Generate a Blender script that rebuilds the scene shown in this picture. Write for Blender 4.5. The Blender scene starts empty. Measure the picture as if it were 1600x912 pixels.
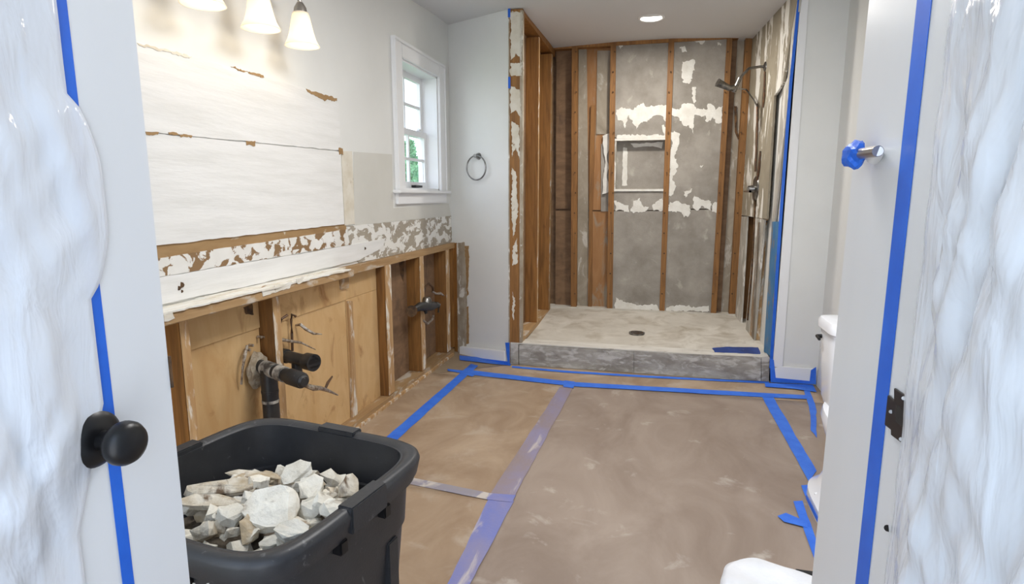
import bpy, bmesh, math, random
from mathutils import Vector, Matrix, noise
random.seed(7)
S = bpy.context.scene
# ---------------------------------------------------------------- camera
F, PITCH, YAW, H = 913.0, .1638, .2425, 1.25
cd = bpy.data.cameras.new('camera'); cam = bpy.data.objects.new('camera', cd)
S.collection.objects.link(cam); S.camera = cam
cd.sensor_fit = 'HORIZONTAL'; cd.sensor_width = 36; cd.lens = 36 * F / 1600; cd.clip_start = .02
cam.location = (0, 0, H); cam.rotation_euler = (math.pi/2 - PITCH, 0, YAW)
# ---------------------------------------------------------------- world, lights, exposure
W = bpy.data.worlds.new('world'); S.world = W; W.use_nodes = True
nt = W.node_tree; bg = nt.nodes['Background']
tc = nt.nodes.new('ShaderNodeTexCoord'); sx = nt.nodes.new('ShaderNodeSeparateXYZ'); cr = nt.nodes.new('ShaderNodeValToRGB')
nt.links.new(tc.outputs['Generated'], sx.inputs[0]); nt.links.new(sx.outputs['Z'], cr.inputs[0]); nt.links.new(cr.outputs[0], bg.inputs[0])
cr.color_ramp.elements[0].position = 0.0; cr.color_ramp.elements[0].color = (.86, .92, 1, 1)
cr.color_ramp.elements[1].position = .6; cr.color_ramp.elements[1].color = (.58, .74, 1, 1)
bg.inputs[1].default_value = 2.5
def lamp(name, kind, loc, power, color, size=.1, rot=(0, 0, 0), **k):
    l = bpy.data.lights.new(name, kind); l.energy = power; l.color = color
    if kind == 'AREA': l.shape = 'DISK'; l.size = size
    else: l.shadow_soft_size = size
    for a, b in k.items(): setattr(l, a, b)
    o = bpy.data.objects.new(name, l); S.collection.objects.link(o); o.location = loc; o.rotation_euler = rot
    return o
WARM = (1, .84, .62)
lamp('added_fill_lamp', 'AREA', (-.15, 2.0, 2.40), 25, (1, .985, .97), .8)  # added fill lamp above the view, brightens the floor and lower walls
S.view_settings.view_transform = 'Standard'; S.view_settings.look = 'None'
S.view_settings.gamma = 1; S.view_settings.exposure = .38
# ---------------------------------------------------------------- pixel helpers (1600 x 912 frame)
O = Vector((0, 0, H))
def ray(x, y):
    u = (x-800)/F; v = (456-y)/F
    fw = math.cos(PITCH)+v*math.sin(PITCH); z = v*math.cos(PITCH)-math.sin(PITCH)
    return Vector((u*math.cos(YAW)-fw*math.sin(YAW), u*math.sin(YAW)+fw*math.cos(YAW), z))
class Plane:
    def __init__(s, p, n): s.p = Vector(p); s.n = Vector(n).normalized()
    def at(s, x, y, off=0):
        r = ray(x, y); return O + r*((s.p+s.n*off-O).dot(s.n)/r.dot(s.n))
    def pts(s, L, off=0): return [s.at(x, y, off) for x, y in L]
def PX(X): return Plane((X, 0, 0), (1 if X < 0 else -1, 0, 0))
def PY(Y): return Plane((0, Y, 0), (0, -1, 0))
def PZ(Z): return Plane((0, 0, Z), (0, 0, 1))
def thru(a, b):
    a = Vector((*a, 0)); b = Vector((*b, 0)); d = (b-a); n = Vector((d.y, -d.x, 0))
    if n.dot(O-a) < 0: n = -n
    return Plane(a, n)
# ---------------------------------------------------------------- mesh helpers
def wloc(o):
    v = Vector((0, 0, 0))
    while o: v += o.location; o = o.parent
    return v
def link(name, me, mat, parent=None, smooth=False):
    o = bpy.data.objects.new(name, me); S.collection.objects.link(o)
    if mat: me.materials.append(mat)
    if parent is None:
        xs = [v.co for v in me.vertices]
        c = Vector(((min(v.x for v in xs)+max(v.x for v in xs))/2, (min(v.y for v in xs)+max(v.y for v in xs))/2, min(v.z for v in xs)))
        me.transform(Matrix.Translation(-c)); o.location = c
    else:
        me.transform(Matrix.Translation(-wloc(parent))); o.parent = parent
    if smooth:
        for p in me.polygons: p.use_smooth = True
        if smooth != 'all':
            try: me.set_sharp_from_angle(angle=math.radians(42))
            except Exception: pass
    return o
def frombm(name, bm, mat, parent=None, smooth=False):
    bmesh.ops.recalc_face_normals(bm, faces=bm.faces[:])
    me = bpy.data.meshes.new(name); bm.to_mesh(me); bm.free()
    return link(name, me, mat, parent, smooth)
def T(o, label, cat=None, group=None, kind=None):
    o['label'] = label
    if cat: o['category'] = cat
    if group: o['group'] = group
    if kind: o['kind'] = kind
    return o
def struct(o): o['kind'] = 'structure'; return o
def empty(name, loc, label=None, cat=None, group=None):
    o = bpy.data.objects.new(name, None); S.collection.objects.link(o); o.location = loc; o.empty_display_size = .05
    if label: T(o, label, cat, group)
    return o
def add_box(bm, a, b):
    r = bmesh.ops.create_cube(bm, size=1)
    c = [(a[i]+b[i])/2 for i in range(3)]; s = [abs(b[i]-a[i]) for i in range(3)]
    for v in r['verts']: v.co = Vector((c[0]+v.co.x*s[0], c[1]+v.co.y*s[1], c[2]+v.co.z*s[2]))
def box(name, a, b, mat, parent=None, bev=0):
    bm = bmesh.new(); add_box(bm, a, b)
    if bev: bmesh.ops.bevel(bm, geom=bm.edges[:], offset=bev, segments=2, affect='EDGES')
    return frombm(name, bm, mat, parent, bool(bev))
def boxes(name, L, mat, parent=None):
    bm = bmesh.new()
    for a, b in L: add_box(bm, a, b)
    return frombm(name, bm, mat, parent)
def prism(name, pts, n, t, mat, parent=None, bev=0):
    """polygon pts extruded by t along n"""
    bm = bmesh.new(); n = Vector(n)
    f = bm.faces.new([bm.verts.new(p) for p in pts])
    r = bmesh.ops.extrude_face_region(bm, geom=[f])
    for v in r['geom']:
        if isinstance(v, bmesh.types.BMVert): v.co += n*t
    if bev: bmesh.ops.bevel(bm, geom=bm.edges[:], offset=bev, segments=1, affect='EDGES')
    return frombm(name, bm, mat, parent)
def slab(name, plane, px, off, t, mat, parent=None, bev=0):
    return prism(name, plane.pts(px, off), plane.n, t, mat, parent, bev)
def tear(pts, amp, step, seed=0):
    out = []
    for i, a in enumerate(pts):
        b = pts[(i+1) % len(pts)]; d = b-a; k = max(1, int(d.length/step))
        for j in range(k):
            p = a+d*(j/k); q = p*(1/step/2.2)+Vector((seed*3.1, seed, seed*7.7))
            w = noise.noise_vector(q)+.6*noise.noise_vector(q*2.3)+.4*noise.noise_vector(q*5.1)
            out.append(p+w*amp*(1 if j else .5))
    return out
def torn(name, plane, px, off, t, mat, parent, amp=.012, step=.018, seed=0):
    P = tear(plane.pts(px, off), amp, step, seed)
    P = [p-plane.n*((p-plane.p).dot(plane.n)-off) for p in P]
    return prism(name, P, plane.n, t, mat, parent)
def loft(rings, n=32, caps=(True, True)):
    """rings: (cx, cy, z, rx, ry, e, rot)"""
    bm = bmesh.new(); prev = None
    for (cx, cy, z, rx, ry, e, rot) in rings:
        cur = []
        for i in range(n):
            a = 2*math.pi*(i+.5)/n; c, s = math.cos(a), math.sin(a)
            x = rx*math.copysign(abs(c)**(2/e), c); y = ry*math.copysign(abs(s)**(2/e), s)
            cur.append(bm.verts.new((cx+x*math.cos(rot)-y*math.sin(rot), cy+x*math.sin(rot)+y*math.cos(rot), z)))
        if prev:
            for i in range(n): bm.faces.new((prev[i], prev[(i+1) % n], cur[(i+1) % n], cur[i]))
        elif caps[0]: bm.faces.new(cur)
        prev = cur
    if caps[1]: bm.faces.new(prev)
    return bm
def tube_into(bm, pts, rads, n=12, cap=True):
    pts = [Vector(p) for p in pts]
    if not isinstance(rads, (list, tuple)): rads = [rads]*len(pts)
    prev = None; ref = None
    for i, p in enumerate(pts):
        d = (pts[min(i+1, len(pts)-1)]-pts[max(i-1, 0)])
        if d.length < 1e-7: d = pts[-1]-pts[0]
        d.normalize()
        if ref is None: ref = Vector((0, 0, 1)) if abs(d.z) < .9 else Vector((1, 0, 0))
        a = d.cross(ref); a.normalize(); b = d.cross(a); ref = -b if False else ref
        cur = [bm.verts.new(p+(a*math.cos(2*math.pi*k/n)+b*math.sin(2*math.pi*k/n))*rads[i]) for k in range(n)]
        if prev:
            for k in range(n): bm.faces.new((prev[k], prev[(k+1) % n], cur[(k+1) % n], cur[k]))
        elif cap: bm.faces.new(cur)
        prev = cur
    if cap: bm.faces.new(prev)
def tube(name, pts, rads, mat, parent=None, n=12, cap=True):
    bm = bmesh.new(); tube_into(bm, pts, rads, n, cap); return frombm(name, bm, mat, parent, True)
def arc(a, m, b, k=10):
    a, m, b = Vector(a), Vector(m), Vector(b); return [a*(1-t)**2+m*2*t*(1-t)+b*t*t for t in [i/k for i in range(k+1)]]
def torus(name, c, n, R, r, mat, parent=None, k=40):
    bm = bmesh.new(); n = Vector(n).normalized(); u = n.orthogonal().normalized(); w = n.cross(u); rr = []
    for i in range(k):
        a = 2*math.pi*i/k; d = u*math.cos(a)+w*math.sin(a)
        rr.append([bm.verts.new(Vector(c)+d*R+(d*math.cos(2*math.pi*j/8)+n*math.sin(2*math.pi*j/8))*r) for j in range(8)])
    for i in range(k):
        for j in range(8): bm.faces.new((rr[i][j], rr[(i+1) % k][j], rr[(i+1) % k][(j+1) % 8], rr[i][(j+1) % 8]))
    return frombm(name, bm, mat, parent, 'all')
# ---------------------------------------------------------------- materials
def mat(name, c1, c2=None, rough=.6, scale=(8, 8, 8), lo=.35, hi=.65, detail=5, bump=0, bscale=40, metal=0, c3=None, s3=(6, 6, 6), t3=.6, w3=.03, spec=.5, rand=0, dist=0, gen=False, b3=0):
    m = bpy.data.materials.new(name); m.use_nodes = True; t = m.node_tree; N = t.nodes; L = t.links
    B = N['Principled BSDF']; B.inputs['Roughness'].default_value = rough; B.inputs['Metallic'].default_value = metal
    B.inputs['Specular IOR Level'].default_value = spec
    B.inputs['Base Color'].default_value = (*c1, 1)
    co = N.new('ShaderNodeTexCoord')
    src = co.outputs['Object']
    if rand:
        oi = N.new('ShaderNodeObjectInfo'); ad = N.new('ShaderNodeVectorMath'); ad.operation = 'ADD'
        sc = N.new('ShaderNodeMath'); sc.operation = 'MULTIPLY'; sc.inputs[1].default_value = 37
        L.new(oi.outputs['Random'], sc.inputs[0]); L.new(src, ad.inputs[0]); L.new(sc.outputs[0], ad.inputs[1]); src = ad.outputs[0]
    def nz(scl, det=5, ds=0):
        mp = N.new('ShaderNodeMapping'); mp.inputs['Scale'].default_value = scl; L.new(src, mp.inputs[0])
        n = N.new('ShaderNodeTexNoise'); n.inputs['Scale'].default_value = 1; n.inputs['Detail'].default_value = det; n.inputs['Distortion'].default_value = ds
        n.inputs['Roughness'].default_value = .6
        L.new(mp.outputs[0], n.inputs[0]); return n.outputs['Fac']
    col = None
    hgt = None
    if c2:
        r = N.new('ShaderNodeValToRGB'); r.color_ramp.elements[0].position = lo; r.color_ramp.elements[1].position = hi
        r.color_ramp.elements[0].color = (*c1, 1); r.color_ramp.elements[1].color = (*c2, 1)
        L.new(nz(scale, detail, dist), r.inputs[0]); col = r.outputs[0]
    if c3:
        r = N.new('ShaderNodeMapRange'); r.inputs[1].default_value = t3-w3; r.inputs[2].default_value = t3+w3
        L.new(nz(s3, 6, .6), r.inputs[0])
        mx = N.new('ShaderNodeMix'); mx.data_type = 'RGBA'; L.new(r.outputs[0], mx.inputs[0])
        if col: L.new(col, mx.inputs[6])
        else: mx.inputs[6].default_value = (*c1, 1)
        mx.inputs[7].default_value = (*c3, 1); col = mx.outputs[2]; hgt = r.outputs[0]
    if rand and col:
        hs = N.new('ShaderNodeHueSaturation'); mr = N.new('ShaderNodeMapRange'); mr.inputs[3].default_value = 1-rand; mr.inputs[4].default_value = 1+rand
        L.new(oi.outputs['Random'], mr.inputs[0]); L.new(mr.outputs[0], hs.inputs['Value']); L.new(col, hs.inputs['Color']); col = hs.outputs[0]
    if col: L.new(col, B.inputs['Base Color'])
    if bump or b3:
        bp = N.new('ShaderNodeBump'); bp.inputs['Strength'].default_value = bump or b3; bp.inputs['Distance'].default_value = .01
        L.new(hgt if b3 else nz((bscale,)*3 if not isinstance(bscale, tuple) else bscale, 4), bp.inputs['Height']); L.new(bp.outputs[0], B.inputs['Normal'])
    return m
def sr(r, g, b):
    f = lambda c: ((c/255+.055)/1.055)**2.4 if c > 10 else c/255/12.92
    return (f(r), f(g), f(b))
M = {}
M['paint'] = mat('wall_paint', sr(228, 228, 224), sr(222, 222, 218), .55, (1.5,)*3, bump=.04, bscale=220)
M['paint2'] = mat('old_wall_paint', sr(212, 210, 202), sr(206, 204, 196), .55, (3,)*3)
M['ceil'] = mat('ceiling_paint', sr(212, 212, 212), None, .8, bump=.03, bscale=200)
M['trim'] = mat('white_trim_paint', sr(236, 236, 236), None, .35)
M['doorw'] = mat('door_white_paint', sr(226, 227, 228), sr(218, 220, 222), .3, (2, 2, .4), spec=.5)
M['board'] = mat('stripped_white_board', sr(233, 232, 229), sr(222, 221, 217), .75, (2, 2.5, 26), .4, .7, bump=.12, bscale=(20, 14, 120))
M['wood'] = mat('stud_wood', sr(112, 74, 32), sr(158, 110, 54), .6, (34, 34, 2.2), .3, .7, rand=.2, dist=1.2, bump=.15, bscale=(60, 60, 4), c3=sr(112, 70, 30), s3=(16, 16, 5), t3=.70, w3=.05)
M['woodh'] = mat('plate_wood', sr(152, 118, 78), sr(180, 148, 106), .65, (34, 2.2, 34), .3, .7, rand=.1, dist=1, bump=.15, bscale=(60, 4, 60), c3=sr(196, 186, 172), s3=(14, 5, 14), t3=.60, w3=.06)
M['woodpale'] = mat('pale_wood', sr(172, 132, 86), sr(196, 162, 118), .65, (34, 34, 2.2), .3, .7, rand=.1, dist=1, c3=sr(226, 220, 208), s3=(20, 20, 6), t3=.58, w3=.05)
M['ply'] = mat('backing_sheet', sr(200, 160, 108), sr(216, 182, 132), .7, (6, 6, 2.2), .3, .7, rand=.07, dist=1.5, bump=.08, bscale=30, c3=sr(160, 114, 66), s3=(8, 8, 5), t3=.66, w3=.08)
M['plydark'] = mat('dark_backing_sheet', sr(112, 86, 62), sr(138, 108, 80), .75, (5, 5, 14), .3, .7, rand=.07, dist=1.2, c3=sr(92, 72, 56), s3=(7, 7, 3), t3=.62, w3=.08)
M['plyor'] = mat('orange_backing_sheet', sr(142, 98, 56), sr(166, 122, 78), .7, (9, 9, 2.0), .3, .7, rand=.06, dist=1.4, c3=sr(152, 138, 118), s3=(9, 9, 3), t3=.60, w3=.06)
M['plygrey'] = mat('grey_backing_sheet', sr(138, 128, 112), sr(164, 154, 138), .8, (7, 7, 5), .3, .7, dist=1, c3=sr(190, 184, 174), s3=(12, 12, 6), t3=.63, w3=.05)
M['cement'] = mat('cement_board', sr(134, 128, 119), sr(164, 158, 149), .85, (4, 4, 4), .35, .65, detail=9, bump=.2, bscale=90, c3=sr(182, 177, 166), s3=(10, 10, 8), t3=.68, w3=.08)
M['cementR'] = mat('streaked_cement_board', sr(138, 129, 112), sr(158, 149, 130), .85, (5, 5, 5), .3, .7, detail=8, c3=sr(226, 223, 215), s3=(6, 6, 1.9), t3=.545, w3=.015, b3=.3)
M['cementL'] = mat('dusty_cement_board', sr(150, 144, 132), sr(196, 192, 184), .85, (8, 8, 3), .3, .7, detail=8, c3=sr(222, 219, 212), s3=(14, 14, 4), t3=.57, w3=.04)
M['curb'] = mat('curb_cement', sr(134, 128, 119), sr(172, 167, 158), .85, (6, 6, 14), .35, .65, detail=8, bump=.4, bscale=60, c3=sr(192, 188, 181), s3=(10, 10, 26), t3=.56, w3=.07, dist=.3)
M['pan'] = mat('shower_pan_mortar', sr(184, 177, 165), sr(214, 209, 199), .8, (3, 3, 3), .3, .7, detail=9, bump=.1, bscale=60, c3=sr(158, 146, 128), s3=(5, 5, 3.5), t3=.64, w3=.14)
M['pantop'] = mat('curb_top_plaster', sr(214, 210, 202), sr(190, 184, 174), .8, (5, 14, 5), .4, .75, detail=8, c3=sr(160, 150, 136), s3=(8, 22, 8), t3=.64, w3=.05)
M['thin'] = mat('white_thinset', sr(226, 224, 217), sr(208, 204, 194), .85, (14,)*3, .4, .75, bump=.3, bscale=70)
M['mud'] = mat('wall_mud', sr(222, 216, 202), sr(206, 196, 176), .8, (10,)*3, .4, .7, c3=sr(146, 116, 80), s3=(16, 16, 9), t3=.66, w3=.02)
M['brown'] = mat('torn_brown_paper', sr(146, 114, 74), sr(168, 136, 94), .8, (14, 5, 20), .3, .7, c3=sr(208, 198, 180), s3=(12, 8, 22), t3=.66, w3=.03)
M['holes'] = mat('pitted_white_plaster', sr(232, 230, 225), sr(222, 219, 212), .8, (8,)*3, c3=sr(138, 108, 74), s3=(15, 15, 19), t3=.545, w3=.012, b3=-.5)
M['patchy'] = mat('scraped_grey_wall', sr(160, 150, 134), sr(172, 163, 148), .8, (5,)*3, c3=sr(230, 228, 222), s3=(11, 8, 15), t3=.50, w3=.012, b3=.4)
M['mudgrey'] = mat('torn_grey_mud', sr(150, 134, 112), sr(184, 174, 156), .85, (12, 12, 6), .35, .65, c3=sr(226, 222, 212), s3=(18, 18, 8), t3=.6, w3=.03)
M['plaster'] = mat('broken_plaster', sr(232, 229, 220), sr(206, 194, 172), .8, (30, 5, 30), .45, .75, bump=.5, bscale=(60, 14, 60), c3=sr(150, 116, 76), s3=(34, 7, 34), t3=.66, w3=.03)
M['paper'] = mat('kraft_paper', sr(150, 126, 102), sr(176, 154, 130), .5, (3.4, 2.4, 2), .36, .64, detail=9, bump=.35, bscale=(9, 9, 9), c3=sr(190, 176, 160), s3=(4, 5, 4), t3=.66, w3=.12, dist=.8)
M['paper2'] = mat('dusty_kraft_paper', sr(138, 121, 108), sr(160, 144, 131), .5, (3.4, 1.8, 2), .36, .64, detail=9, bump=.32, bscale=(8, 5, 7), c3=sr(192, 182, 172), s3=(5, 6, 3), t3=.68, w3=.08, dist=.8)
M['subfloor'] = mat('subfloor', sr(170, 150, 125), sr(150, 130, 105), .8, (4,)*3)
M['blue'] = mat('blue_tape', sr(40, 104, 218), sr(58, 122, 230), .55, (12,)*3, bump=.15, bscale=80)
M['bluedeep'] = mat('deep_blue_tape', sr(22, 92, 200), sr(30, 104, 214), .45, (10,)*3)
M['bluefade'] = mat('faded_blue_tape', sr(144, 128, 126), sr(140, 134, 164), .6, (5, 3, 5), .35, .65, bump=.2, bscale=60, c3=sr(196, 186, 180), s3=(14, 3, 14), t3=.62, w3=.06)
M['bluemid'] = mat('worn_blue_tape', sr(112, 122, 188), sr(138, 134, 168), .6, (5, 3, 5), .35, .65, bump=.2, bscale=60, c3=sr(196, 186, 182), s3=(16, 3, 16), t3=.62, w3=.06)
M['bluegrey'] = mat('dusty_blue_tape', sr(150, 142, 142), sr(140, 138, 158), .6, (5, 3, 5), .35, .65, c3=sr(196, 188, 180), s3=(9, 6, 9), t3=.58, w3=.06)
M['blueboard'] = mat('blue_waterproofing', sr(56, 116, 168), sr(92, 138, 170), .7, (8, 8, 3), .35, .65, c3=sr(136, 128, 110), s3=(12, 12, 5), t3=.6, w3=.06)
M['bluedark'] = mat('dark_blue_coating', sr(36, 72, 150), sr(30, 54, 112), .5, (14,)*3, c3=sr(150, 150, 150), s3=(30, 30, 30), t3=.68, w3=.03)
M['binp'] = mat('black_plastic', sr(40, 41, 44), sr(50, 51, 54), .42, (9,)*3, c3=sr(110, 110, 110), s3=(34, 34, 22), t3=.71, w3=.05, bump=.06, bscale=160)
M['black'] = mat('black_metal', sr(18, 18, 20), None, .34, spec=.4)
M['abs'] = mat('black_pipe', sr(30, 30, 32), sr(46, 45, 44), .4, (16,)*3, c3=sr(150, 142, 128), s3=(26,)*3, t3=.70, w3=.04)
M['abstape'] = mat('smeared_pipe_collar', sr(188, 182, 170), sr(60, 56, 52), .6, (20,)*3, .35, .6)
M['pipemud'] = mat('foam_sealant', sr(176, 164, 144), sr(140, 122, 98), .9, (30,)*3, bump=.8, bscale=60)
M['nickel'] = mat('brushed_nickel', sr(176, 170, 162), None, .3, metal=1)
M['chrome'] = mat('chrome', sr(190, 190, 190), None, .12, metal=1)
M['dullchrome'] = mat('dull_chrome', sr(150, 148, 144), sr(96, 94, 92), .3, (30,)*3, metal=1)
M['copper'] = mat('corroded_pipe', sr(120, 88, 62), sr(84, 72, 64), .5, (30,)*3, metal=.5)
M['wire'] = mat('twisted_metal', sr(196, 188, 176), sr(110, 88, 66), .4, (60,)*3, metal=.6)
M['porc'] = mat('porcelain', sr(238, 240, 245), None, .12)
M['bag'] = mat('white_bag', sr(232, 233, 236), sr(216, 218, 224), .45, (6,)*3, bump=.3, bscale=16)
M['navy'] = mat('navy_plastic', sr(62, 64, 88), None, .5)
M['chunk'] = mat('plaster_rubble', sr(228, 224, 212), sr(202, 194, 178), .9, (18,)*3, .35, .7, bump=.5, bscale=50, rand=.1, c3=sr(140, 122, 98), s3=(16,)*3, t3=.64, w3=.06)
M['chunkb'] = mat('brown_rubble', sr(176, 158, 130), sr(214, 206, 190), .9, (14,)*3, .4, .6, bump=.5, bscale=50, rand=.12, c3=sr(104, 84, 64), s3=(14,)*3, t3=.60, w3=.06)
M['dust'] = mat('rubble_dust', sr(120, 108, 92), sr(76, 68, 60), .95, (24,)*3, bump=.8, bscale=50)
M['dark'] = mat('dark_void', sr(34, 28, 24), None, .9)
M['soot'] = mat('soot_stain', sr(52, 40, 30), sr(110, 80, 50), .9, (30,)*3)
M['leaf'] = mat('tree_leaves', sr(84, 140, 92), sr(140, 186, 140), .7, (3,)*3)
M['bark'] = mat('bark', sr(90, 74, 60), None, .9)
M['grass'] = mat('grass', sr(120, 150, 96), None, .9)
def emit(name, c, s):
    m = bpy.data.materials.new(name); m.use_nodes = True; B = m.node_tree.nodes['Principled BSDF']
    B.inputs['Base Color'].default_value = (*c, 1); B.inputs['Emission Color'].default_value = (*c, 1); B.inputs['Emission Strength'].default_value = s; return m
M['bulb'] = emit('bulb_glow', (1, .88, .68), 2.6); M['lens'] = emit('downlight_glow', (1, .95, .85), 9)
def mixsh(name, color, fac, rough, bumps=None, transl=False):
    m = bpy.data.materials.new(name); m.use_nodes = True; t = m.node_tree; N = t.nodes; B = N['Principled BSDF']; out = N['Material Output']
    B.inputs['Base Color'].default_value = (*color, 1); B.inputs['Roughness'].default_value = rough
    tr = N.new('ShaderNodeBsdfTranslucent' if transl else 'ShaderNodeBsdfTransparent'); tr.inputs[0].default_value = (*color, 1) if transl else (1, 1, 1, 1)
    mx = N.new('ShaderNodeMixShader'); mx.inputs[0].default_value = fac
    t.links.new(B.outputs[0], mx.inputs[1]); t.links.new(tr.outputs[0], mx.inputs[2]); t.links.new(mx.outputs[0], out.inputs[0])
    if bumps:
        co = N.new('ShaderNodeTexCoord'); h = None
        for scl, ds in bumps:
            mp = N.new('ShaderNodeMapping'); mp.inputs['Scale'].default_value = scl; t.links.new(co.outputs['Object'], mp.inputs[0])
            n = N.new('ShaderNodeTexNoise'); n.inputs['Scale'].default_value = 1; n.inputs['Detail'].default_value = 3; n.inputs['Distortion'].default_value = ds
            t.links.new(mp.outputs[0], n.inputs[0])
            b = N.new('ShaderNodeBump'); b.inputs['Strength'].default_value = .26; b.inputs['Distance'].default_value = .014
            t.links.new(n.outputs[0], b.inputs['Height'])
            if h: t.links.new(h, b.inputs['Normal'])
            h = b.outputs[0]
        t.links.new(h, B.inputs['Normal'])
    return m
M['glass'] = mixsh('window_glass', (1, 1, 1), .93, .02)
M['shade'] = mixsh('frosted_shade', (1, .95, .86), .6, .35, transl=True)
M['film'] = mixsh('plastic_film', (.88, .92, .98), .30, .10, [((4, 16, 2.2), 1.2), ((9, 30, 12), .9)])
# ================================================================ SHELL
XL, YF, YB, C = -1.577, 4.12, 5.39, 2.5
PL = PX(XL); PT = thru((XL, 4.38), (-1.034, YF)); PF = PY(YF); PB = PY(YB); PR = thru((.70, YB), (.78, YF)); P0 = PZ(0)
struct(T(box('floor', (-1.75, -.6, -.05), (1.2, 5.6, -.001), M['subfloor']), 'subfloor under the brown paper'))
# ceiling, slightly uneven
bm = bmesh.new(); xs = [-1.75, -1.577, -1.034, -.959, -.395, .06, .52, .70, 1.2]; ys = [-.6, 3.6, 4.12, 4.38, 5.39, 5.6]
def cz(x, y):
    back = [2.52, 2.525, 2.535, 2.538, 2.558, 2.557, 2.534, 2.519, 2.5][xs.index(x)]
    return {-.6: 2.47, 3.6: 2.468, 4.12: 2.505, 4.38: 2.505, 5.39: back, 5.6: back}[y]
g = [[bm.verts.new((x, y, cz(x, y))) for x in xs] for y in ys]
g2 = [[bm.verts.new((x, y, cz(x, y)+.08)) for x in xs] for y in ys]
for j in range(len(ys)-1):
    for i in range(len(xs)-1):
        bm.faces.new((g[j][i], g[j][i+1], g[j+1][i+1], g[j+1][i])); bm.faces.new((g2[j][i], g2[j][i+1], g2[j+1][i+1], g2[j+1][i]))
ceil = frombm('ceiling', bm, M['ceil']); struct(T(ceil, 'white painted ceiling'))
for p in ceil.data.polygons: p.use_smooth = True
# left wall with a window opening
WY0, WY1, WZ0, WZ1 = 3.49, 4.125, 1.285, 2.085
wl = boxes('wall_left', [((-1.72, -.6, .885), (XL, WY0, 2.5)), ((-1.72, WY1, .885), (XL, 4.5, 2.52)), ((-1.72, WY0, .885), (XL, WY1, WZ0)), ((-1.72, WY0, WZ1), (XL, WY1, 2.5)),
                         ((-1.72, -.6, 0), (-1.66, 4.5, .885)), ((-1.72, 4.365, 0), (XL, 4.5, .885))], M['paint']); struct(T(wl, 'pale grey bathroom wall with stripped mirror area and opened lower framing'))
# stripped mirror area: two white boards
torn('board_panel', PL, [(150, 42), (215, 66), (370, 107), (527, 154), (530, 235), (228, 206), (150, 199)], 0, .008, M['board'], wl, .003, .03, 1)
torn('board_panel', PL, [(150, 201), (228, 208), (380, 222), (530, 237), (536, 350), (245, 383), (150, 394)], 0, .008, M['board'], wl, .003, .03, 2)
for i, q in enumerate([[(360, 104), (410, 117), (412, 121), (372, 110)], [(478, 139), (526, 153), (526, 158), (505, 156), (480, 143)], [(214, 66), (300, 88), (296, 91), (216, 70)],
                       [(228, 206), (247, 206), (246, 210), (229, 211)], [(262, 206), (300, 212), (298, 215), (264, 210)], [(384, 220), (399, 221), (398, 228), (385, 226)], [(529, 231), (535, 232), (536, 242), (530, 241)]]):
    torn('torn_edge', PL, q, .008, .002, M['brown'] if i not in (2,) else M['mud'], wl, .006, .008, i)
torn('mud_strip', PL, [(532, 236), (549, 236), (551, 290), (553, 350), (538, 352), (535, 300)], 0, .005, M['mud'], wl, .003, .02, 3)
slab('paint_patch', PL, [(552, 237), (612, 241), (614, 325), (701, 318), (704, 337), (553, 352)], 0, .002, M['paint2'], wl)
slab('brown_strip', PL, [(150, 394), (245, 383), (540, 349), (541, 362), (247, 404), (150, 418)], 0, .002, M['brown'], wl)
torn('plaster_strip', PL, [(150, 416), (247, 403), (541, 358), (545, 382), (247, 432), (150, 448)], 0, .006, M['holes'], wl, .002, .03, 4)
torn('scraped_band', PL, [(541, 353), (620, 346), (704, 337), (706, 379), (640, 393), (560, 410), (548, 400)], 0, .005, M['patchy'], wl, .002, .03, 5)
torn('board_strip', PL, [(150, 449), (247, 433), (545, 383), (600, 372), (596, 386), (575, 398), (560, 406), (400, 443), (256, 474), (150, 496)], 0, .009, M['board'], wl, .003, .03, 6)
for q in [(283, 445, 4), (279, 450, 3), (284, 455, 2), (570, 388, 3)]:
    tube('hole', [PL.at(q[0], q[1], .004), PL.at(q[0], q[1], .0105)], q[2]*.0026, M['soot'], wl, 8)
# ledge over the framing
XS = -1.545
led = box('ledge_board', (-1.64, 1.0, .845), (-1.482, 2.66, .882), M['woodh'], wl, .004)
for i, (y0, y1, x0, x1) in enumerate([(1.0, 1.75, -1.577, -1.50), (1.05, 1.95, -1.55, -1.478), (1.7, 2.35, -1.577, -1.52), (1.9, 2.62, -1.545, -1.476), (2.3, 2.66, -1.577, -1.53)]):
    P = tear([Vector((x0, y0, .882+.003*(i % 3))), Vector((x1, y0+.04, .882+.003*(i % 3))), Vector((x1, y1, .882+.003*(i % 3))), Vector((x0, y1-.05, .882+.003*(i % 3)))], .012, .03, i)
    for p in P: p.z = .882+.002*(i % 3)
    prism('plaster_crust', P, (0, 0, 1), .006, M['plaster'], wl)
for i, q in enumerate([[(255, 490), (268, 487), (272, 497), (262, 502), (256, 503)], [(408, 452), (426, 447), (430, 457), (410, 463)], [(428, 446), (456, 440), (452, 450), (430, 457)], [(462, 436), (474, 433), (472, 441), (464, 443)]]):
    torn('plaster_smear', PX(-1.482), q, 0, .003, M['plaster'], wl, .004, .01, i)
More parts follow.
